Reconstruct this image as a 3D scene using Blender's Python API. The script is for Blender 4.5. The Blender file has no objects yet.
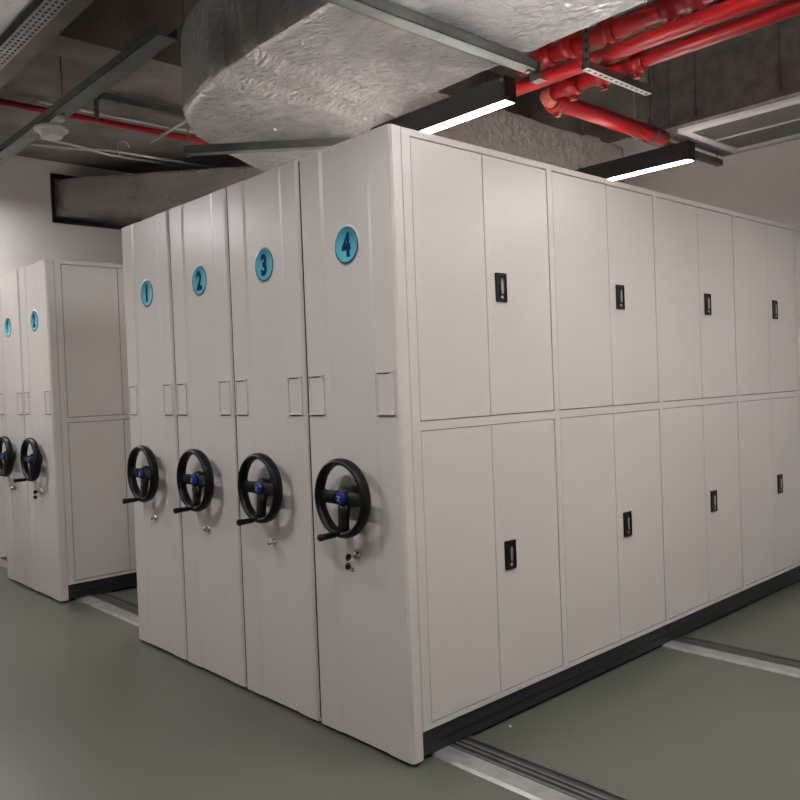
import bpy, bmesh, math, random
from mathutils import Vector, Matrix, noise
random.seed(4)
S = bpy.context.scene
COL = S.collection
PI = math.pi

# ------------------------------------------------------------------ materials
def lin(r, g, b):
    f = lambda c: (c/255/12.92) if c/255 <= .04045 else ((c/255+.055)/1.055)**2.4
    return (f(r), f(g), f(b), 1)

def mat(name, rgb, rough=.5, metal=0., spec=.5):
    m = bpy.data.materials.new(name); m.use_nodes = True
    b = m.node_tree.nodes['Principled BSDF']
    b.inputs['Base Color'].default_value = lin(*rgb)
    b.inputs['Roughness'].default_value = rough
    b.inputs['Metallic'].default_value = metal
    b.inputs['Specular IOR Level'].default_value = spec
    return m

def nodes(m): return m.node_tree.nodes, m.node_tree.links, m.node_tree.nodes['Principled BSDF']

def mottled(name, c1, c2, scale, rough, metal=0., bump=.0, bscale=40, detail=6, spec=.5, stretch=None, dist=.02):
    m = mat(name, c1, rough, metal, spec); n, l, b = nodes(m)
    tc = n.new('ShaderNodeTexCoord'); src = tc.outputs['Object']
    if stretch:
        mp = n.new('ShaderNodeMapping'); mp.inputs['Scale'].default_value = stretch
        l.new(src, mp.inputs['Vector']); src = mp.outputs['Vector']
    t = n.new('ShaderNodeTexNoise'); t.inputs['Scale'].default_value = scale; t.inputs['Detail'].default_value = detail
    l.new(src, t.inputs['Vector'])
    r = n.new('ShaderNodeValToRGB'); r.color_ramp.elements[0].position = .35; r.color_ramp.elements[1].position = .65
    r.color_ramp.elements[0].color = lin(*c1); r.color_ramp.elements[1].color = lin(*c2)
    l.new(t.outputs['Fac'], r.inputs['Fac']); l.new(r.outputs['Color'], b.inputs['Base Color'])
    if bump:
        t2 = n.new('ShaderNodeTexNoise'); t2.inputs['Scale'].default_value = bscale; t2.inputs['Detail'].default_value = 5
        l.new(src, t2.inputs['Vector'])
        bp = n.new('ShaderNodeBump'); bp.inputs['Strength'].default_value = bump; bp.inputs['Distance'].default_value = dist
        l.new(t2.outputs['Fac'], bp.inputs['Height']); l.new(bp.outputs['Normal'], b.inputs['Normal'])
    return m

def foil(name, c1, c2, rough, scale=7.):
    m = mottled(name, c1, c2, 5, rough, .72, 0)
    n, l, b = nodes(m)
    tc = n.new('ShaderNodeTexCoord')
    mp = n.new('ShaderNodeMapping'); mp.inputs['Scale'].default_value = (1, 1.5, 1); mp.inputs['Rotation'].default_value = (0, 0, .6)
    l.new(tc.outputs['Object'], mp.inputs['Vector'])
    w = n.new('ShaderNodeTexNoise'); w.inputs['Scale'].default_value = scale; w.inputs['Detail'].default_value = 9
    w.inputs['Roughness'].default_value = .68; w.inputs['Distortion'].default_value = 1.6
    v = n.new('ShaderNodeTexVoronoi'); v.feature = 'DISTANCE_TO_EDGE'; v.inputs['Scale'].default_value = scale*1.6
    l.new(mp.outputs['Vector'], w.inputs['Vector'])
    ad = n.new('ShaderNodeVectorMath'); ad.operation = 'MULTIPLY_ADD'; ad.inputs[1].default_value = (.12, .12, .12)
    l.new(w.outputs['Color'], ad.inputs[0]); l.new(mp.outputs['Vector'], ad.inputs[2]); l.new(ad.outputs['Vector'], v.inputs['Vector'])
    a = n.new('ShaderNodeMath'); a.operation = 'MULTIPLY_ADD'; a.inputs[1].default_value = .9
    l.new(v.outputs['Distance'], a.inputs[0]); l.new(w.outputs['Fac'], a.inputs[2])
    bp = n.new('ShaderNodeBump'); bp.inputs['Strength'].default_value = 1.; bp.inputs['Distance'].default_value = .15
    l.new(a.outputs[0], bp.inputs['Height']); l.new(bp.outputs['Normal'], b.inputs['Normal'])
    return m

def emit(name, rgb, s):
    m = mat(name, rgb); b = nodes(m)[2]
    b.inputs['Emission Color'].default_value = lin(*rgb); b.inputs['Emission Strength'].default_value = s
    return m

M = dict(
    coat=mottled('warm_grey_powder_coat', (195, 188, 180), (199, 192, 184), 1.2, .31, 0, .05, 260, spec=.45, dist=.002),
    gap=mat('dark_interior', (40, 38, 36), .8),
    base=mat('black_plinth_paint', (26, 30, 33), .45),
    black=mat('black_plastic', (5, 5, 5), .42, 0, .28),
    blackm=mat('black_metal', (24, 23, 25), .42),
    chrome=mat('chrome', (205, 200, 195), .25, 1.),
    teal=mat('teal_vinyl', (84, 178, 192), .6, 0, .3),
    tealring=mat('dark_teal_ring', (22, 92, 116), .4),
    navy=mat('navy_digit', (4, 44, 92), .8, 0, .2),
    halo=mat('clear_white_vinyl', (196, 203, 202), .4),
    blue=mat('blue_cap', (18, 38, 108), .25),
    pale=mat('pale_mark', (110, 145, 205), .4),
    wall=mottled('white_wall_paint', (214, 208, 203), (219, 213, 208), .8, .75, 0, .08, 120, dist=.003),
    floor=mottled('grey_green_epoxy', (80, 82, 70), (86, 88, 76), .9, .3, 0, .04, 60, dist=.004),
    conc=mottled('bare_concrete', (112, 104, 96), (140, 131, 122), 2.2, .9, 0, .5, 14, stretch=(1, 1, 1)),
    foil=foil('crinkled_aluminium_foil', (244, 242, 239), (236, 233, 230), .24, 10.),
    foild=foil('dull_aluminium_foil', (232, 224, 217), (214, 205, 198), .26, 13.),
    galv=mottled('galvanised_steel', (150, 148, 146), (122, 121, 120), 9, .3, .85, .15, 12, dist=.004),
    strut=mottled('grey_green_strut_steel', (108, 115, 106), (94, 100, 93), 6, .45, .5),
    strutd=mat('strut_inside', (60, 62, 58), .6, .4),
    red=mottled('red_pipe_paint', (168, 24, 28), (152, 20, 24), 5, .33, 0, .1, 20, dist=.004),
    rust=mottled('orange_primer', (176, 84, 52), (150, 66, 44), 8, .5),
    conduit=mat('zinc_conduit', (200, 198, 192), .35, .6),
    alu=mottled('worn_aluminium', (172, 172, 166), (150, 150, 144), 12, .42, .6),
    railm=mottled('dull_rail_steel', (104, 104, 98), (88, 88, 83), 12, .5, .5),
    groove=mat('dark_groove', (52, 54, 50), .6, .3),
    white=mat('white_plastic', (205, 205, 198), .5),
    grille=mat('grille_frame', (196, 192, 188), .5),
    mesh=mat('grille_mesh', (116, 112, 108), .6),
    lamp=emit('lamp_diffuser', (255, 252, 255), 30.),
    uplight=emit('added_uplight', (255, 250, 248), 11.),  # invented upward glow of the unseen lamps, lifts walls and ducts
    uplight2=emit('uplighter_tube', (255, 251, 250), 130.),  # strong upward glow added only to brighten the duct foil
)

# ------------------------------------------------------------------ mesh helpers
class MB:
    def __init__(s): s.bm = bmesh.new(); s.mats = []
    def mi(s, m):
        if m not in s.mats: s.mats.append(m)
        return s.mats.index(m)
    def box(s, x0, x1, y0, y1, z0, z1, m, bevel=0., seg=2):
        vs = [s.bm.verts.new((x, y, z)) for x in (x0, x1) for y in (y0, y1) for z in (z0, z1)]
        q = [(0, 1, 3, 2), (4, 6, 7, 5), (0, 4, 5, 1), (2, 3, 7, 6), (0, 2, 6, 4), (1, 5, 7, 3)]
        fs = [s.bm.faces.new([vs[i] for i in f]) for f in q]
        k = s.mi(m)
        for f in fs: f.material_index = k
        if bevel:
            ed = list({e for f in fs for e in f.edges})
            r = bmesh.ops.bevel(s.bm, geom=ed, offset=bevel, segments=seg, affect='EDGES', profile=.5)
            for f in r['faces']: f.material_index = k
        return s
    def prism(s, pts, a0, a1, m, axis='z', bevel=0):
        mp = {'z': lambda p, a: (p[0], p[1], a), 'y': lambda p, a: (p[0], a, p[1]), 'x': lambda p, a: (a, p[0], p[1])}[axis]
        A = [s.bm.verts.new(mp(p, a0)) for p in pts]; B = [s.bm.verts.new(mp(p, a1)) for p in pts]
        n = len(pts); k = s.mi(m)
        fs = [s.bm.faces.new(A), s.bm.faces.new(B[::-1])]
        for i in range(n): fs.append(s.bm.faces.new((A[i], B[i], B[(i+1) % n], A[(i+1) % n])))
        for f in fs: f.material_index = k
        return s
    def tube(s, pts, r, m, seg=14, closed=False, caps=True, squash=None, smooth=True):
        pts = [Vector(p) for p in pts]; n = len(pts); rings = []; k = s.mi(m)
        rr = r if isinstance(r, (list, tuple)) else [r]*n
        up = None
        for i, p in enumerate(pts):
            if closed: t = (pts[(i+1) % n]-pts[i-1]).normalized()
            else: t = (pts[min(i+1, n-1)]-pts[max(i-1, 0)]).normalized()
            if up is None:
                a = Vector((0, 0, 1)) if abs(t.z) < .9 else Vector((0, 1, 0))
                up = (a - t*a.dot(t)).normalized()
            else: up = (up - t*up.dot(t)).normalized()
            sd = t.cross(up)
            ring = []
            for j in range(seg):
                an = 2*PI*j/seg
                ring.append(s.bm.verts.new(p + up*math.cos(an)*rr[i] + sd*math.sin(an)*rr[i]))
            rings.append(ring)
        for i in range(n if closed else n-1):
            A, B = rings[i], rings[(i+1) % n]
            for j in range(seg):
                f = s.bm.faces.new((A[j], A[(j+1) % seg], B[(j+1) % seg], B[j])); f.material_index = k; f.smooth = smooth
        if caps and not closed:
            for rg in (rings[0][::-1], rings[-1]):
                f = s.bm.faces.new(rg); f.material_index = k
        return s
    def lathe(s, prof, m, centre, axis='z', seg=32):
        # prof: list of (radius, height); axis direction
        k = s.mi(m); c = Vector(centre); rings = []
        def P(r, h, a):
            if axis == 'z': return c+Vector((r*math.cos(a), r*math.sin(a), h))
            if axis == 'y': return c+Vector((r*math.cos(a), h, r*math.sin(a)))
            return c+Vector((h, r*math.cos(a), r*math.sin(a)))
        for r, h in prof:
            if r < 1e-6: rings.append([s.bm.verts.new(P(0, h, 0))])
            else: rings.append([s.bm.verts.new(P(r, h, 2*PI*j/seg)) for j in range(seg)])
        for A, B in zip(rings, rings[1:]):
            for j in range(seg):
                j2 = (j+1) % seg
                if len(A) == 1 and len(B) == 1: continue
                if len(A) == 1: vs = (A[0], B[j], B[j2])
                elif len(B) == 1: vs = (A[j], A[j2], B[0])
                else: vs = (A[j], A[j2], B[j2], B[j])
                f = s.bm.faces.new(vs); f.material_index = k; f.smooth = True
        return s
    def build(s, name, parent=None, loc=(0, 0, 0), smooth_angle=None):
        bmesh.ops.recalc_face_normals(s.bm, faces=s.bm.faces)
        me = bpy.data.meshes.new(name); s.bm.to_mesh(me); s.bm.free()
        for m in s.mats: me.materials.append(m)
        o = bpy.data.objects.new(name, me); COL.objects.link(o); o.location = loc
        if parent: o.parent = parent
        return o

def tag(o, label=None, cat=None, group=None, kind=None):
    if label: o['label'] = label
    if cat: o['category'] = cat
    if group: o['group'] = group
    if kind: o['kind'] = kind
    return o
def empty(name, loc, label, cat, group=None):
    o = bpy.data.objects.new(name, None); COL.objects.link(o); o.location = loc; o.empty_display_size = .1
    return tag(o, label, cat, group)
def structure(o): o['kind'] = 'structure'; return o
def dup(o, parent, loc=None):
    c = o.copy(); COL.objects.link(c); c.parent = parent
    if loc is not None: c.location = loc
    return c

# ------------------------------------------------------------------ setting
XL, YB, XR, YF = -5.7, 4.75, 4.6, -5.2
b = MB().box(XL-.2, XR+.2, YF-.2, YB+.2, -.2, 0, M['floor']); structure(b.build('floor'))
b = MB()
T = 4.5
c = M['conc']
b.box(XL-.2, XR+.2, YF-.2, YB+.2, 4.3, T, c)                    # deep slab
b.box(XL, -3.04, YF, YB, 3.68, 4.31, c)                         # lower slab along the left wall
b.box(-3.04, -2.74, YF, YB, 3.6, 4.31, c)                       # beam running away
b.box(XL, XR, -.62, -.216, 3.59, 4.31, c)                       # beam running across
b.box(1.6, 2.0, YF, YB, 3.6, 4.31, c)
b.box(-2.74, 1.6, 4.35, YB, 3.66, 4.31, c)
structure(b.build('ceiling'))
# left wall with an opening for the duct
b = MB(); w = M['wall']
hy0, hy1, hz0, hz1 = .80, 1.66, 3.11, 3.53
b.box(XL-.2, XL, YF-.2, hy0, 0, T, w); b.box(XL-.2, XL, hy1, YB+.2, 0, T, w)
b.box(XL-.2, XL, hy0, hy1, 0, hz0, w); b.box(XL-.2, XL, hy0, hy1, hz1, T, w)
structure(b.build('wall_left'))
structure(MB().box(XL, XR, YB, YB+.2, 0, 4.3, w).build('wall_back'))
structure(MB().box(XR, XR+.2, YF-.2, YB+.2, 0, 4.3, w).build('wall_right'))
structure(MB().box(XL, XR, YF-.2, YF, 0, 4.3, w).build('wall_front'))

# ------------------------------------------------------------------ mobile cabinets
D, H, P = .5826, 2.389, .058
NB, BW, ZM = 5, .9, 1.27
LEN = NB*BW

def front_panel(parent):
    x0, x1 = -D+.010, -.003
    ch = .013
    prof = [(x0, -.003), (x0, -P+ch), (x0+ch*.5, -P+.003), (x0+ch*1.1, -P), (-.436, -P), (-.416, -P+.004), (-.144, -P+.004), (-.124, -P),
            (x1-ch*1.1, -P), (x1-ch*.5, -P+.003), (x1, -P+ch), (x1, -.003)]
    return MB().prism(prof, .015, H, M['coat']).build('front_panel', parent)

def label_frame(parent, xa, xb):
    b = MB(); z0, z1, y = 1.318, 1.484, -P
    t = .007; m = M['coat']
    # raised rim with a shallow pocket inside, pull lip at the foot
    b.box(xa, xa+t, y-.004, y+.001, z0, z1, m, .0015); b.box(xb-t, xb, y-.004, y+.001, z0, z1, m, .0015)
    b.box(xa, xb, y-.004, y+.001, z1-t, z1, m, .0015); b.box(xa, xb, y-.009, y+.001, z0, z0+t, m, .0015)
    b.box(xa-.0035, xa, y-.0012, y+.001, z0, z1, M['gap']); b.box(xa+.01, xb-.01, y-.0012, y+.001, z0-.004, z0, M['gap'])
    b.box(xa+t, xb-.03, y-.0015, y+.001, z1-t-.004, z1-t, M['gap'])
    for zz in (z0+.02, z1-.02):
        for xx in (xa+t*.5, xb-t*.5):
            b.lathe([(0, -.0065), (.003, -.006), (.0035, -.003)], M['coat'], (xx, y, zz), 'y', 10)
    return b.build('card_frame', parent)

def badge(parent, ch, small=False):
    cx, cz, r = -.279, 1.986, .073
    b = MB()
    y = -P+.004
    b.lathe([(0, -.0006), (r+.006, -.0006), (r+.006, 0)], M['halo'], (cx, y, cz), 'y', 48)
    b.lathe([(r-.007, -.0022), (r, -.0022), (r, 0)], M['tealring'], (cx, y, cz), 'y', 48)
    b.lathe([(0, -.0018), (r-.007, -.0018), (r-.007, -.0022)], M['teal'], (cx, y, cz), 'y', 48)
    o = b.build('number_badge', parent)
    cu = bpy.data.curves.new('digit', 'FONT'); cu.body = ch; cu.size = .115; cu.extrude = .0004; cu.offset = .006
    cu.align_x = 'CENTER'; cu.align_y = 'CENTER'
    t = bpy.data.objects.new('digit_text', cu); COL.objects.link(t)
    bpy.context.view_layer.update()
    me = bpy.data.meshes.new_from_object(t.evaluated_get(bpy.context.evaluated_depsgraph_get()))
    COL.objects.unlink(t); bpy.data.objects.remove(t)
    me.materials.clear(); me.materials.append(M['navy'])
    xs = [v.co.x for v in me.vertices]; ys = [v.co.y for v in me.vertices]
    mx, my = (min(xs)+max(xs))/2, (min(ys)+max(ys))/2
    for v in me.vertices:
        v.co = Vector((cx+(v.co.x-mx)*.85, y-.0028-v.co.z, cz+(v.co.y-my)*1.05))
    d = bpy.data.objects.new('digit', me); COL.objects.link(d); d.parent = o
    return o

def handwheel(parent):
    cx, cz, yw, R = -.285, .997, -.122, .142
    b = MB(); m = M['black']
    b.tube([(cx+R*math.cos(a), yw, cz+R*math.sin(a)) for a in [2*PI*i/56 for i in range(56)]], .0145, m, 14, True)
    for v in b.bm.verts: v.co.y = yw+(v.co.y-yw)*1.7
    # hub, shaft and three broad spokes
    b.lathe([(0, -.004), (.032, -.002), (.042, .008), (.044, .028), (.034, .036), (.034, .046), (.044, .052), (.044, .0675)], m, (cx, yw, cz), 'y', 28)
    for a in (PI, 0, -PI/2):
        d = Vector((math.cos(a), 0, math.sin(a))); s_ = Vector((-math.sin(a), 0, math.cos(a)))
        k = b.mi(m); ring = []
        for rr, hw, th in ((.018, .030, .014), (.06, .025, .013), (.105, .025, .012), (.140, .036, .011)):
            p = Vector((cx, yw+.014*(1-rr/.14), cz))+d*rr
            ring.append([b.bm.verts.new(p+s_*u*hw+Vector((0, v*th, 0))) for u, v in ((-1, -.5), (-.8, -1), (.8, -1), (1, -.5), (1, .5), (.8, 1), (-.8, 1), (-1, .5))])
        for A, B in zip(ring, ring[1:]):
            for j in range(8):
                f = b.bm.faces.new((A[j], A[(j+1) % 8], B[(j+1) % 8], B[j])); f.material_index = k; f.smooth = True
        b.bm.faces.new(ring[0]).material_index = k; b.bm.faces.new(ring[-1][::-1]).material_index = k
    o = b.build('handwheel', parent)
    # blue cap with pale mark
    b = MB()
    b.lathe([(0, -.018), (.012, -.0175), (.022, -.015), (.0275, -.010), (.0285, -.001)], M['blue'], (cx, yw, cz), 'y', 28)
    y = yw-.0185
    b.prism([(cx-.009, cz+.009), (cx+.009, cz+.009), (cx+.009, cz+.006), (cx-.003, cz-.006), (cx+.009, cz-.006), (cx+.009, cz-.009), (cx-.009, cz-.009), (cx-.009, cz-.006), (cx+.003, cz+.006), (cx-.009, cz+.006)],
            y, y+.004, M['pale'], 'y')
    tag(b.build('hub_cap', o), 'shiny blue hub cap with a pale mark')
    # crank knob sticking out from the foot of the rim
    b = MB()
    kx, kz = cx-.004, cz-R+.004
    b.tube([(kx, yw+.004, kz), (kx, yw-.03, kz), (kx-.001, yw-.035, kz)], [.009, .009, .008], M['black'], 14)
    b.tube([(kx, yw-.034, kz), (kx, yw-.038, kz), (kx, yw-.09, kz), (kx, yw-.108, kz), (kx, yw-.114, kz), (kx, yw-.118, kz)], [.009, .0115, .0125, .0145, .0135, .008], M['black'], 16)
    b.build('crank_handle', o)
    return o

def lock(parent, keys):
    cx, cz, y = -.288, (.762 if keys else .747), -P+.004
    b = MB()
    b.lathe([(.018, 0), (.018, -.004), (.0145, -.008), (.0125, -.012), (0, -.012)], M['chrome'], (cx, y, cz), 'y', 24)
    b.box(cx-.0015, cx+.0015, y-.0135, y-.011, cz-.006, cz+.006, M['gap'])
    if not keys:
        b.lathe([(.011, -.011), (.011, -.028), (.0085, -.031), (0, -.031)], M['chrome'], (cx, y, cz), 'y', 20)
    o = b.build('lock', parent)
    if keys:
        b = MB()
        b.box(cx-.0012, cx+.0012, y-.036, y-.01, cz-.004, cz+.004, M['chrome'])
        b.lathe([(0, -.003), (.013, -.003), (.015, 0), (.013, .003), (0, .003)], M['black'], (cx, y-.045, cz), 'x', 20)
        b.tube([(cx+.003+.011*math.cos(a), y-.05, cz-.016+.011*math.sin(a)) for a in [2*PI*i/20 for i in range(20)]], .0013, M['chrome'], 6, True)
        b.lathe([(0, -.003), (.013, -.003), (.0145, 0), (.013, .003), (0, .003)], M['black'], (cx-.003, y-.046, cz-.036), 'x', 20)
        b.box(cx-.002, cx+.034, y-.047, y-.0445, cz-.044, cz-.036, M['chrome'], .0008)
        b.box(cx+.008, cx+.038, y-.049, y-.0465, cz-.052, cz-.045, M['chrome'], .0008)
        tag(b.build('key', o), 'black headed key hanging with a spare on a ring')
    return o

GAP = .0035
def side_doors(root):
    """frame and double doors on the +X side face"""
    m = M['coat']; xf = -.003
    b = MB(); hs = .018
    ys = [0]+[i*BW for i in range(1, NB)]+[LEN]
    zt, zb = 2.362, .140
    y_first = .046
    for i, y in enumerate(ys):
        a, c_ = (0.002, y_first) if i == 0 else ((LEN-.03, LEN) if i == NB else (y-hs, y+hs))
        b.box(-.03, xf, a, c_, .12, H-.001, m)
    for z0, z1 in ((zt, H-.001), (ZM-.017, ZM+.017), (.12, zb)):
        for i in range(NB):
            a = y_first if i == 0 else i*BW+hs; c_ = (LEN-.03) if i == NB-1 else (i+1)*BW-hs
            b.box(-.03, xf, a, c_, z0, z1, m)
    b.box(-.034, -.0295, .02, LEN-.01, .13, H-.02, M['gap'])
    b.build('side_frame', root)
    proto = None
    for i in range(NB):
        a = y_first if i == 0 else i*BW+hs; c_ = (LEN-.03) if i == NB-1 else (i+1)*BW-hs
        mid = i*BW+.452
        for (z0, z1) in ((ZM+.017, zt), (zb, ZM-.017)):
            for side in (0, 1):
                y0, y1 = (a, mid) if side == 0 else (mid, c_)
                g = GAP
                d = MB().box(-.022, xf-.0015, y0+g*(1 if side == 0 else .55), y1-g*(.55 if side == 0 else 1), z0+g, z1-g, m, .002).build('door', root)
                if side == 1:
                    zc = 1.82 if z0 > 1 else .70
                    yc = i*BW+.541
                    if proto is None:
                        q = MB(); hx = xf-.0015
                        q.box(hx-.002, hx+.004, -.034, .034, -.060, .060, M['black'], .003)
                        # raised rim around a pocket
                        for (u0, u1, v0, v1) in ((-.034, -.027, -.06, .06), (.027, .034, -.06, .06), (-.034, .034, .05, .06), (-.034, .034, -.06, -.05)):
                            q.box(hx+.003, hx+.008, u0, u1, v0, v1, M['black'], .0015)
                        lp = q.build('lock_plate', d)
                        tag(lp, 'black recessed lock plate')
                        q = MB()
                        q.prism([(-.006, -.028), (.006, -.028), (.0095, -.01), (.0085, .022), (.004, .036), (-.004, .036), (-.0085, .022), (-.0095, -.01)], hx+.004, hx+.011, M['chrome'], 'x')
                        q.lathe([(.0085, .004), (.0085, .009), (.006, .0105), (0, .0105)], M['chrome'], (hx, 0, -.041), 'x', 18)
                        lv = q.build('lock_lever', d); tag(lv, 'chrome lever and keyhole')
                        proto = (lp, lv)
                        lp.location = lv.location = (0, yc, zc)
                    else:
                        for o in proto: dup(o, d, (0, yc, zc))

def cabinet(x, y, digit, label, group, doors=False, keys=False, gap_strip=True):
    root = empty('mobile_shelving_cabinet', (x, y, 0), label, 'cabinet', group)
    m = M['coat']
    x1 = -.035 if doors else -.004
    b = MB().box(-D+.003, x1, -.002, LEN, .12, H-.002, m, 0)
    if doors: b.box(-.036, -.003, -.002, .0, .12, H-.002, m)
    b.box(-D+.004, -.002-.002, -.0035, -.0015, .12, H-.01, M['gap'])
    b.build('body', root)
    if gap_strip: tag(MB().box(-D-.001, -D+.009, -.050, -.006, .03, H-.004, M['gap'], .002).build('joint_shade', root), 'dark strip added to shade the joint')  # dark strip added so the gap between fronts looks shaded
    tag(MB().box(-D+.02, -.022, .0, LEN-.02, .0145, .12, M['base']).box(-.03, -.014, .004, LEN-.02, .06, .118, M['base'], .003).build('plinth', root), 'black recessed base')
    front_panel(root)
    label_frame(root, -.557, -.452); label_frame(root, -.128, -.023)
    badge(root, digit); handwheel(root); lock(root, keys)
    if doors: side_doors(root)
    return root

G1 = 'right block of mobile cabinets'
G2 = 'left block of mobile cabinets'
cabinet(0, 0, '4', 'grey mobile cabinet nearest the camera, badge 4, with lockable double doors along its side', G1, True, True)
cabinet(-D, 0, '3', 'grey mobile cabinet front with badge 3, directly left of the one numbered 4', G1)
cabinet(-2*D, 0, '2', 'grey mobile cabinet front with badge 2, between the fronts numbered 1 and 3', G1)
cabinet(-3*D, 0, '1', 'grey mobile cabinet front with badge 1, at the open aisle with floor rails', G1, gap_strip=False)
cabinet(-3.555, .005, '2', 'farther grey cabinet across the rail aisle, its panelled side lit dimly above a black plinth', G2, True, True)
cabinet(-3.555-D, .005, '1', 'cabinet front cut off by the left picture edge, only a wheel sliver showing', G2)

# ------------------------------------------------------------------ floor tracks
def track(y, label):
    o = empty('floor_track', (0, y, 0), label, 'track', 'floor rails under the cabinets')
    x0, x1 = XL+.05, .95
    MB().prism([(0, 0.001), (.012, .012), (.088, .0135), (.088, .001)], x0, x1, M['alu'], 'x').build('edge_strip', o)
    b = MB().box(x0, x1, .09, .215, .001, .006, M['groove'])
    for a, c_ in ((.092, .108), (.124, .138), (.152, .166), (.198, .215)):
        b.box(x0, x1, a, c_, .005, .0135, M['railm'])
    tag(b.build('rail', o), 'grooved steel rail')
track(.065, 'aluminium edged floor track nearest the cabinet fronts, bridging the open aisle')
track(1.775, 'second floor track, emerging from under the lockable door side')

# ------------------------------------------------------------------ ducts
def loft_duct(name, Ls, Rs, zb, zt, m, parent=None, amp=.008, ridges=(), nx=10, nz=6, round_=.03, seed=0.):
    """rectangular duct: Ls / Rs plan polylines of its two sides, bottom and top heights per station"""
    b = MB(); k = b.mi(m)
    def resample(pl, n):
        d = [0]
        for p, q in zip(pl, pl[1:]): d.append(d[-1]+(Vector(q)-Vector(p)).length)
        return pl, d
    ns = 0; stations = []
    for i in range(len(Ls)-1):
        seglen = max((Vector(Ls[i+1])-Vector(Ls[i])).length, (Vector(Rs[i+1])-Vector(Rs[i])).length)
        n = max(1, int(seglen/.07))
        for j in range(n):
            f = j/n
            stations.append((Vector(Ls[i]).lerp(Vector(Ls[i+1]), f), Vector(Rs[i]).lerp(Vector(Rs[i+1]), f), zb[i]*(1-f)+zb[i+1]*f, zt[i]*(1-f)+zt[i+1]*f))
    stations.append((Vector(Ls[-1]), Vector(Rs[-1]), zb[-1], zt[-1]))
    rings = []
    for (L, R, z0, z1) in stations:
        ring = []; r = round_; wv = (R-L).length; u = (R-L)/wv
        pts = []
        for j in range(nx+1): pts.append((r+(wv-2*r)*j/nx, z0, 0, -1))
        pts.append((wv-r*.3, z0+r*.3, .7, -.7))
        for j in range(nz+1): pts.append((wv, z0+r+(z1-z0-2*r)*j/nz, 1, 0))
        pts.append((wv-r*.3, z1-r*.3, .7, .7))
        for j in range(nx+1): pts.append((wv-r-(wv-2*r)*j/nx, z1, 0, 1))
        pts.append((r*.3, z1-r*.3, -.7, .7))
        for j in range(nz+1): pts.append((0, z1-r-(z1-z0-2*r)*j/nz, -1, 0))
        pts.append((r*.3, z0+r*.3, -.7, -.7))
        bump = 0
        mid = (L+R)/2
        for (rx, ry, rw, rh) in ridges:
            dd = abs((Vector((rx, ry))-mid).length)
            bump = max(bump, rh*max(0, 1-(dd/rw)**2)) if dd < rw else bump
        for (s_, z, nu, nzv) in pts:
            p = Vector((L.x+u.x*s_, L.y+u.y*s_, z))
            dsp = noise.noise(p*5+Vector((seed, 0, 0)))*amp + noise.noise(p*13+Vector((seed, 3, 0)))*amp*.5 + bump
            dsp = max(dsp, -.004)
            ring.append(b.bm.verts.new(p+Vector((u.x*nu, u.y*nu, nzv))*dsp))
        rings.append(ring)
    N = len(rings[0])
    for A, B in zip(rings, rings[1:]):
        for j in range(N):
            f = b.bm.faces.new((A[j], A[(j+1) % N], B[(j+1) % N], B[j])); f.material_index = k; f.smooth = True
    b.bm.faces.new(rings[0]).material_index = k; b.bm.faces.new(rings[-1][::-1]).material_index = k
    return b.build(name, parent)

# big duct: straight run toward +X then an elbow bending away over the cabinets
Ls = [(3.3, -.12), (.4, -.12), (-.83, -.11), (-1.13, -.09), (-1.33, -.05), (-1.55, -.01), (-1.72, .05), (-1.87, .14), (-1.99, .24), (-2.09, .35), (-2.24, .62), (-2.45, 1.0), (-2.52, 1.15)]
Rs = [(3.3, .89), (.4, .89), (-.99, .92), (-1.14, .92), (-1.24, .93), (-1.32, .95), (-1.38, .97), (-1.43, 1.0), (-1.48, 1.04), (-1.53, 1.09), (-1.6, 1.2), (-1.67, 1.3), (-1.75, 1.42)]
n_ = len(Ls)
big = empty('air_duct', (0, .4, 0), 'large foil wrapped air duct overhead, bright crinkled underside, bending away at its left end', 'duct')
o = loft_duct('insulated_duct', [(x, y-.4) for x, y in Ls], [(x, y-.4) for x, y in Rs], [2.9]*n_, [3.36]*n_, M['foil'], big, .010,
              ridges=((-.91, .0, .055, .042), (-1.135, .015, .06, .045), (.6, -.015, .05, .008)), nx=18)
# small duct leaving the wall opening
dl = empty('air_duct', (XL, 1.2, 3.3), 'dull foil duct running out of a black edged opening in the left wall', 'duct')
dx, dy = .78, .62
L2 = [(-.15, -.36), (.03, -.36), (.12, -.34), (.8, .18), (1.55, .84), (1.65, .93), (2.5, 1.7)]
R2 = [(-.15, .42), (.03, .42), (.08, .44), (.4, .72), (1.1, 1.35), (1.2, 1.45), (2.05, 2.25)]
loft_duct('insulated_duct', L2, R2, [-.14, -.14, -.11, -.11, -.11, -.16, -.16], [.20, .20, .2, .19, .19, .26, .26], M['foild'], dl, .012, nx=10, seed=7)
b = MB(); g = .03
b.box(.001, .02, hy0-1.2-.015, hy0-1.2+.012, hz0-3.3-.015, hz1-3.3+.03, M['black']); b.box(.001, .02, hy1-1.2-.02, hy1-1.2+.03, hz0-3.3-.015, hz1-3.3+.03, M['black'])
b.box(.001, .02, hy0-1.2, hy1-1.2, hz0-3.3-.015, hz0-3.3+.01, M['black']); b.box(.001, .02, hy0-1.2, hy1-1.2, hz1-3.3-.015, hz1-3.3+.03, M['black'])
tag(b.build('gasket', dl), 'black rubber edging around the wall opening')
# duct running away behind the cabinet tops
d2 = empty('air_duct', (-1.85, 1.5, 3.15), 'red tinted foil duct low behind the cabinet tops, running toward the back wall', 'duct')
loft_duct('insulated_duct', [(.28, 0), (.27, 1.2), (.25, 2.05), (.25, 2.12), (.25, 2.25), (.25, 2.32), (.25, 2.62)], [(-.28, 0), (-.27, 1.2), (-.25, 2.05), (-.25, 2.12), (-.25, 2.25), (-.25, 2.32), (-.25, 2.62)],
          [-.27]*7, [.22, .24, .24, .27, .27, .24, .25], M['foild'], d2, .012, nx=8, seed=3)
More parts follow.
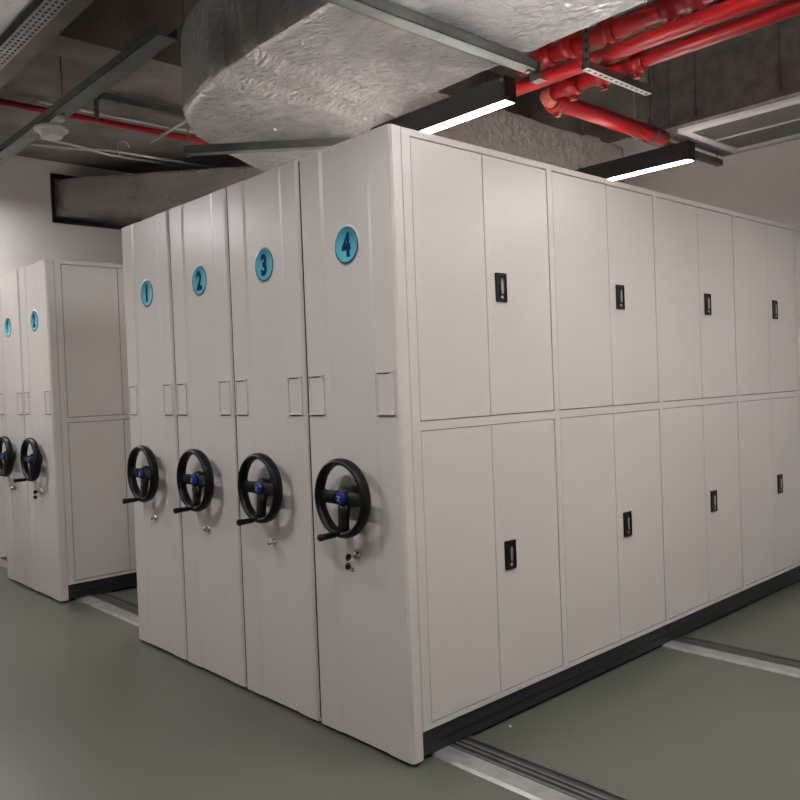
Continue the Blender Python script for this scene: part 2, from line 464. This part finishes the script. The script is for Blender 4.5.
# corner duct at the upper left
d3 = empty('air_duct', (-2.6, -1.05, 3.2), 'sliver of pale foil duct in the upper left corner above the perforated tray', 'duct')
loft_duct('insulated_duct', [(-.5, -.25), (2.9, -.25)], [(-.5, .30), (2.9, .30)], [-.0, -.0], [.3, .3], M['foil'], d3, .01, seed=9)

# ------------------------------------------------------------------ struts, trays, hangers
def channel(name, p0, p1, w, h, m, label, cat, group=None, perf=False, rods=()):
    p0, p1 = Vector(p0), Vector(p1); L = (p1-p0).length; d = (p1-p0).normalized()
    root = empty(name, p0, label, cat, group); root.rotation_euler = (0, 0, math.atan2(d.y, d.x))
    b = MB(); t = .004
    b.box(0, L, -w/2, w/2, 0, t, m); b.box(0, L, -w/2, -w/2+t, 0, h, m); b.box(0, L, w/2-t, w/2, 0, h, m)
    b.box(0, L, -w/2, -w/2+.012, h-t, h, m); b.box(0, L, w/2-.012, w/2, h-t, h, m)
    if perf:
        x = .03
        while x < L-.03:
            b.box(x, x+.022, -.007, .007, -.0012, .001, M['gap']); x += .05
    b.build('channel', root)
    for (x, y_, z_) in rods:      # rods in local coordinates up to z_
        MB().tube([(x, y_, .0), (x, y_, z_-p0.z)], .005, M['galv'], 8).lathe([(0, -.012), (.011, -.012), (.011, -.001), (.0, -.001)], M['galv'], (x, y_, 0), 'z', 6).build('threaded_rod', root)
    return root
channel('support_channel', (XL+.01, -.025, 3.29), (-1.72, -.025, 3.29), .115, .05, M['strut'], 'long grey green steel channel crossing the upper left ceiling', 'support rail',
        rods=((1.2, 0, 3.68), (2.5, 0, 3.68)))
duct_rail = channel('trapeze_rail', (-.12, -.26, 2.845), (-.12, .95, 2.845), .07, .045, M['strut'], 'grey steel trapeze rail crossing under the large duct between its hanger rods', 'support rail',
        rods=((.035, 0, 3.59), (1.19, 0, 4.3)))
channel('trapeze_rail', (-2.2, .31, 2.845), (-1.5, 1.01, 2.845), .06, .045, M['strut'], 'diagonal green grey rail holding up the elbow of the large duct', 'support rail',
        rods=((.02, .0, 4.3),))
channel('trapeze_rail', (-.2, 1.5, 3.01), (-.2, 2.12, 3.01), .045, .04, M['galv'], 'perforated galvanised rail carrying the two red pipes', 'support rail', perf=True)
channel('trapeze_rail', (-.935, 3.15, 3.14), (-.935, 4.5, 3.14), .05, .045, M['strut'], 'grey rail under the metal plenum, its end near the back wall', 'support rail',
        rods=((.05, 0, 4.3), (1.3, 0, 3.66)))
# perforated hanger post above the pipe rail
b = MB()
b.box(-.02, .02, -.002, .002, 0, 1.29, M['galv']).box(-.02, -.016, -.002, .036, 0, 1.29, M['galv'])
z = .04
while z < 1.25: b.box(-.006, .006, -.0032, .0, z, z+.02, M['gap']); z += .05
tag(b.build('hanger_post', None, (-.2, 1.52, 3.01)), 'perforated angle post rising from the red pipe rail', 'hanger')
# bent bracket at the end of the trapeze rail (local x runs along the rail)
b = MB(); L0 = 1.21
b.box(L0-.10, L0+.03, -.03, .03, .045, .05, M['galv']).box(L0+.025, L0+.03, -.03, .03, -.03, .05, M['galv']).box(L0+.025, L0+.075, -.03, .03, -.034, -.029, M['galv'])
for yy in (-.015, .015):
    b.lathe([(0, 0), (.007, 0), (.007, .0015), (0, .0015)], M['gap'], (L0+.0305, yy, .01), 'x', 12)
b.build('angle_bracket', duct_rail)

# perforated cable tray, upper left
o = empty('cable_tray', (XL+.02, -.60, 3.3), 'perforated pale cable tray running beside the upper left corner', 'cable tray')
b = MB(); L = 4.6
b.box(0, L, -.05, .05, 0, .003, M['galv']); b.box(0, L, -.05, -.047, 0, .05, M['galv']); b.box(0, L, .047, .05, 0, .05, M['galv'])
x = .05
while x < L-.05:
    for yy in (-.028, 0, .028): b.box(x, x+.02, yy-.006, yy+.006, -.0015, .0, M['gap'])
    x += .045
b.build('tray', o)
b = MB()
for yy in (-.03, -.01, .012): b.tube([(0.02, yy, .018), (L-.05, yy, .018)], .011, M['black'], 8)
tag(b.build('cables', o), 'black cables')
for xx in (1.4, 3.4): MB().tube([(xx, 0, .0), (xx, 0, .29)], .005, M['galv'], 8).build('threaded_rod', o)

# ------------------------------------------------------------------ pipes left
def pipe(name, pts, r, m, label, cat, group=None, seg=14):
    o = MB().tube(pts, r, m, seg).build(name); return tag(o, label, cat, group)
pipe('sprinkler_pipe', [(-4.10, -.18, 3.6), (-4.09, 4.5, 3.6)], .024, M['red'], 'thin red sprinkler pipe crossing above the green grey channel', 'pipe')
pipe('conduit', [(-3.93, .08, 3.6), (-3.91, 3.6, 3.6)], .012, M['conduit'], 'bright thin conduit just above the thin red pipe', 'conduit')
pts = [(-4.82, .38, 3.61), (-4.86, .68, 3.61), (-4.90, .85, 3.61), (-4.84, 1.04, 3.61), (-4.82, 3.3, 3.61)]
pipe('conduit', pts, .011, M['conduit'], 'upper of two pale conduits with a kink near the left wall', 'conduit')
pts = [(-5.03, .38, 3.61), (-4.99, .68, 3.61), (-4.93, .85, 3.61), (-4.97, 1.04, 3.61), (-4.95, 3.3, 3.61)]
pipe('conduit', pts, .011, M['conduit'], 'lower of two pale conduits, nearer the left wall', 'conduit')
channel('support_channel', (-3.64, .42, 3.6), (-3.62, 3.3, 3.6), .07, .045, M['strut'], 'short grey rail above the bright conduit, hung on two straps', 'support rail',
        rods=((.15, 0, 3.68), (1.0, 0, 3.68)))
b = MB().box(-.02, .02, -.003, .003, -.12, .14, M['galv']).box(-.02, -.016, -.003, .03, -.12, .14, M['galv'])
tag(b.build('hanger_post', None, (-3.58, .36, 3.54)), 'short steel drop post beside the grey rail over the conduit', 'hanger')
pipe('brace_rod', [(-4.20, 1.08, 3.54), (-3.30, 1.05, 3.54)], .012, M['conduit'], 'slanting thin rod between conduits and the duct elbow', 'rod')
a_ = [(-4.55, 1.0+.055*math.cos(t), 3.55+.07*math.sin(t)) for t in [PI*.1+i*PI*1.5/14 for i in range(15)]]
pipe('wire_loop', a_, .006, M['conduit'], 'small pale loop of wire hanging above the dull foil duct', 'wire')

# round white detector under the channel
o = empty('ceiling_detector', (-3.42, -.02, 3.235), 'round white detector hanging below the grey green channel', 'detector')
MB().lathe([(0, .03), (.07, .03), (.108, .018), (.112, .006), (.105, -.004), (.085, -.008)], M['white'], (0, 0, 0), 'z', 36).build('housing', o)
MB().lathe([(.084, -.006), (.07, -.04), (.058, -.05), (0, -.052)], M['white'], (0, 0, 0), 'z', 32).build('sensor_dome', o)
MB().box(.03, .17, -.025, .035, .03, .052, M['white'], .006).box(.12, .17, -.02, .03, .05, .06, M['white']).build('bracket', o)

# ------------------------------------------------------------------ red pipes right
def xpipe(name, x0, x1, y, z, r, label, couplings=()):
    o = empty(name, (x0, y, z), label, 'pipe')
    L = x1-x0
    MB().tube([(0, 0, 0), (L, 0, 0)], r, M['red'], 24).build('pipe', o)
    for cxx in couplings:
        b = MB().lathe([(r-.001, -.045), (r+.012, -.043), (r+.012, -.028), (r+.018, -.022), (r+.018, .022), (r+.012, .028), (r+.012, .043), (r-.001, .045)], M['red'], (cxx-x0, 0, 0), 'x', 24)
        for sg in (-1, 1):
            b.box(cxx-x0-.02, cxx-x0+.02, -.012, .012, sg*(r+.028)-.016, sg*(r+.028)+.016, M['red'], .004)
            b.tube([(cxx-x0, -.032, sg*(r+.03)), (cxx-x0, .032, sg*(r+.03))], .007, M['galv'], 8)
        b.build('coupling', o)
    return o
xpipe('fire_pipe', -.78, 1.6, 1.64, 3.102, .042, 'straight red fire pipe nearest the black lamp, resting on the perforated rail')
o = xpipe('fire_pipe', -.66, 1.6, 1.87, 3.104, .040, 'red fire pipe with couplings that turns off through an orange elbow', (-.53, -.33, -.12))
b = MB()
R_ = .09
pp = [(.0+.0, 0, 0)]+[(-R_*math.sin(t), R_-R_*math.cos(t), 0) for t in [PI/2*i/8 for i in range(1, 9)]]
b.tube(pp, .050, M['rust'], 22)
tag(b.build('elbow', o), 'orange primer elbow')
o = empty('fire_pipe', (-.75, 1.97, 3.104), 'thick red fire pipe running from the orange elbow to the metal plenum', 'pipe')
MB().tube([(0, 0, 0), (0, 1.28, 0)], .052, M['red'], 26).build('pipe', o)
b = MB().lathe([(.051, 0), (.068, .002), (.068, .02), (.074, .026), (.074, .06), (.068, .066), (.068, .085), (.051, .087)], M['red'], (0, 0, 0), 'y', 26)
for sg in (-1, 1): b.tube([(-.03, .043, sg*.08), (.03, .043, sg*.08)], .008, M['galv'], 8); b.box(-.014, .014, .022, .064, sg*.08-.014, sg*.08+.014, M['red'], .004)
b.build('coupling', o)
b = MB().lathe([(.064, 0), (.064, .03)], M['galv'], (0, 1.1, 0), 'y', 26).box(-.004, .004, 1.105, 1.125, .06, 1.19, M['galv'])
b.build('pipe_clamp', o)
o = xpipe('fire_pipe', -1.0, 1.6, 1.98, 3.38, .055, 'high red fire pipe with bulky couplings against the dark ceiling', (-.78, -.62, -.36, .02, .16))
for xx in (.9, 2.1): MB().tube([(xx, 0, 0), (xx, 0, .92)], .005, M['galv'], 8).build('threaded_rod', o)
o = xpipe('fire_pipe', -1.1, 1.6, 2.45, 3.62, .05, 'farther high red fire pipe tucked above the others', (-.9, -.2, .3, .5))
for xx in (.8, 2.2): MB().tube([(xx, 0, 0), (xx, 0, .68)], .005, M['galv'], 8).build('threaded_rod', o)

# ------------------------------------------------------------------ plenum with grille
o = empty('duct_plenum', (-.90, 3.38, 3.2), 'shiny galvanised plenum box with an air grille, above the far lamp', 'duct')
b = MB().box(0, 2.2, 0, 1.1, 0, .75, M['galv'], .006)
for xx in (.0, .32, .9, 1.5): b.box(xx-.001, xx+.02, -.012, .0, -.0, .75, M['galv'])
b.box(-.01, 2.2, -.015, .0, -.004, .02, M['galv'])
b.build('box', o)
g_ = MB(); x0, x1, y0, y1 = .16, 1.35, .07, .95; z0 = -.03
t = .07
g_.box(x0, x1, y0, y0+t, z0, 0, M['grille'], .004).box(x0, x1, y1-t, y1, z0, 0, M['grille'], .004)
g_.box(x0, x0+t, y0+t, y1-t, z0, 0, M['grille'], .004).box(x1-t, x1, y0+t, y1-t, z0, 0, M['grille'], .004)
g_.box(x0, x1, (y0+y1)/2-.015, (y0+y1)/2+.015, z0+.004, 0, M['grille'], .003)
g_.box(x0+t, x1-t, y0+t, y1-t, -.010, -.004, M['gap'])
g = g_.build('grille', o)
b = MB()
x = x0+t
while x < x1-t: b.box(x, x+.006, y0+t, y1-t, -.02, -.012, M['mesh']); x += .022
y = y0+t
while y < y1-t: b.box(x0+t, x1-t, y, y+.006, -.02, -.012, M['mesh']); y += .022
b.build('grille_mesh', g)
b = MB().box(-.08, -.02, .0, .08, .0, .05, M['galv']).box(-.035, -.02, .0, .03, .05, .12, M['galv'])
b.build('clamp', o)

# pale boxed drop between pipe and back wall with black bracket
o = MB().box(-.28, .28, 0, .5, 0, .42, M['foild'], .02).build('duct_collar', None, (-1.55, 4.22, 2.92)) if False else None

# ------------------------------------------------------------------ lamps
lamp_proto = None
def lamp(x0, y, label, ztop=3.6, z=2.8, L=1.0, up=True):
    global lamp_proto
    root = empty('linear_lamp', (x0, y, z), label, 'lamp', 'black linear lamps')
    if lamp_proto is None:
        b = MB(); w_ = .0425; h = .12; m = M['blackm']
        b.box(0, L, -w_, -w_+.006, 0, h, m, .0015); b.box(0, L, w_-.006, w_, 0, h, m, .0015)
        b.box(0, L, -w_, w_, h-.02, h-.014, m, .0015); b.box(0, .006, -w_, w_, 0, h, m); b.box(L-.006, L, -w_, w_, 0, h, m)
        hs_ = b.build('housing', root)
        df = MB().box(.007, L-.007, -w_+.0065, w_-.0065, .002, .008, M['lamp']).build('diffuser', root)
        tag(df, 'glowing white diffuser')
        ud = MB().box(.007, L-.007, -w_+.0065, w_-.0065, h-.012, h-.006, M['uplight']).build('uplight_diffuser', root)  # made-up upward slot, brightens ducts and upper walls
        lamp_proto = (hs_, df, ud)
    else:
        for p in lamp_proto[:3 if up else 2]: dup(p, root)
    if up == 2:      # invented unseen uplighter that brightens the duct foil, closed below
        for ch in list(root.children):
            if ch.name.startswith(('diffuser', 'uplight')): bpy.data.objects.remove(ch)
        MB().box(.007, L-.007, -.036, .036, .106, .114, M['uplight2']).build('uplight_diffuser', root)
        MB().box(.007, L-.007, -.036, .036, .002, .008, M['blackm']).build('bottom_cover', root)
    for xx in (.15, L-.15):
        b = MB().tube([(xx, 0, .115), (xx, 0, ztop-z)], .0015, M['gap'], 6).lathe([(0, .118), (.012, .118), (.012, .135), (.004, .14)], M['blackm'], (xx, 0, 0), 'z', 10)
        b.build('suspension_wire', root)
    return root
lamp(-1.35, 1.08, 'black linear lamp glowing beside the big foil duct, nearer of the two seen', 4.3, up=False)
lamp(-1.35, 2.89, 'black linear lamp farther back, glowing below the thick red pipe', 4.3, up=False)
lamp(1.05, 1.08, 'linear lamp over the right aisle, out of view above', 4.3)
lamp(1.35, 2.89, 'linear lamp deep in the right aisle, out of view', 4.3)
lamp(1.05, .28, 'added uplight brightening the large duct, out of view above', 2.89, 2.6, up=2)  # added unseen source, only lights the duct underside
lamp(.35, -1.2, 'linear lamp above the front aisle, out of view', 4.3)
lamp(-1.9, -1.9, 'linear lamp in the middle of the front aisle, out of view', 4.3)
lamp(-4.2, -1.45, 'linear lamp above the front aisle at far left, out of view', 3.68)
lamp(-5.5, -.35, 'added lamp brightening the left wall, out of view', 3.59, 3.3, up=False)  # added unseen lamp, placed to brighten the left wall
lamp(-3.35, 2.15, 'added lamp brightening back wall and duct, hidden behind the cabinets', 3.68)  # added hidden lamp for the back wall and the duct elbow

lamp_src = lamp_proto[2]
bpy.data.objects.remove(lamp_src)

# ------------------------------------------------------------------ world, camera, view
w_ = bpy.data.worlds.new('World'); S.world = w_; w_.use_nodes = True
w_.node_tree.nodes['Background'].inputs[0].default_value = (.9, .95, 1, 1)
w_.node_tree.nodes['Background'].inputs[1].default_value = .0

cam = bpy.data.cameras.new('camera'); co = bpy.data.objects.new('camera', cam); COL.objects.link(co); S.camera = co
yaw, pit, rol, f = -.8273, -.0189, -.0379, 813.449
fw = Vector((math.sin(yaw)*math.cos(pit), math.cos(yaw)*math.cos(pit), math.sin(pit)))
r = Vector((math.cos(yaw), -math.sin(yaw), 0)); u = r.cross(fw)
r2 = r*math.cos(rol)+u*math.sin(rol); u2 = -r*math.sin(rol)+u*math.cos(rol)
mw = Matrix.Identity(4)
for i in range(3): mw[i][0] = r2[i]; mw[i][1] = u2[i]; mw[i][2] = -fw[i]
mw[0][3], mw[1][3], mw[2][3] = 2.2053, -2.0849, 1.4309
co.matrix_world = mw
cam.sensor_width = 36; cam.lens = f/800*36; cam.clip_start = .02

S.view_settings.view_transform = 'Standard'; S.view_settings.look = 'None'
S.view_settings.exposure = 2.33; S.view_settings.gamma = 1
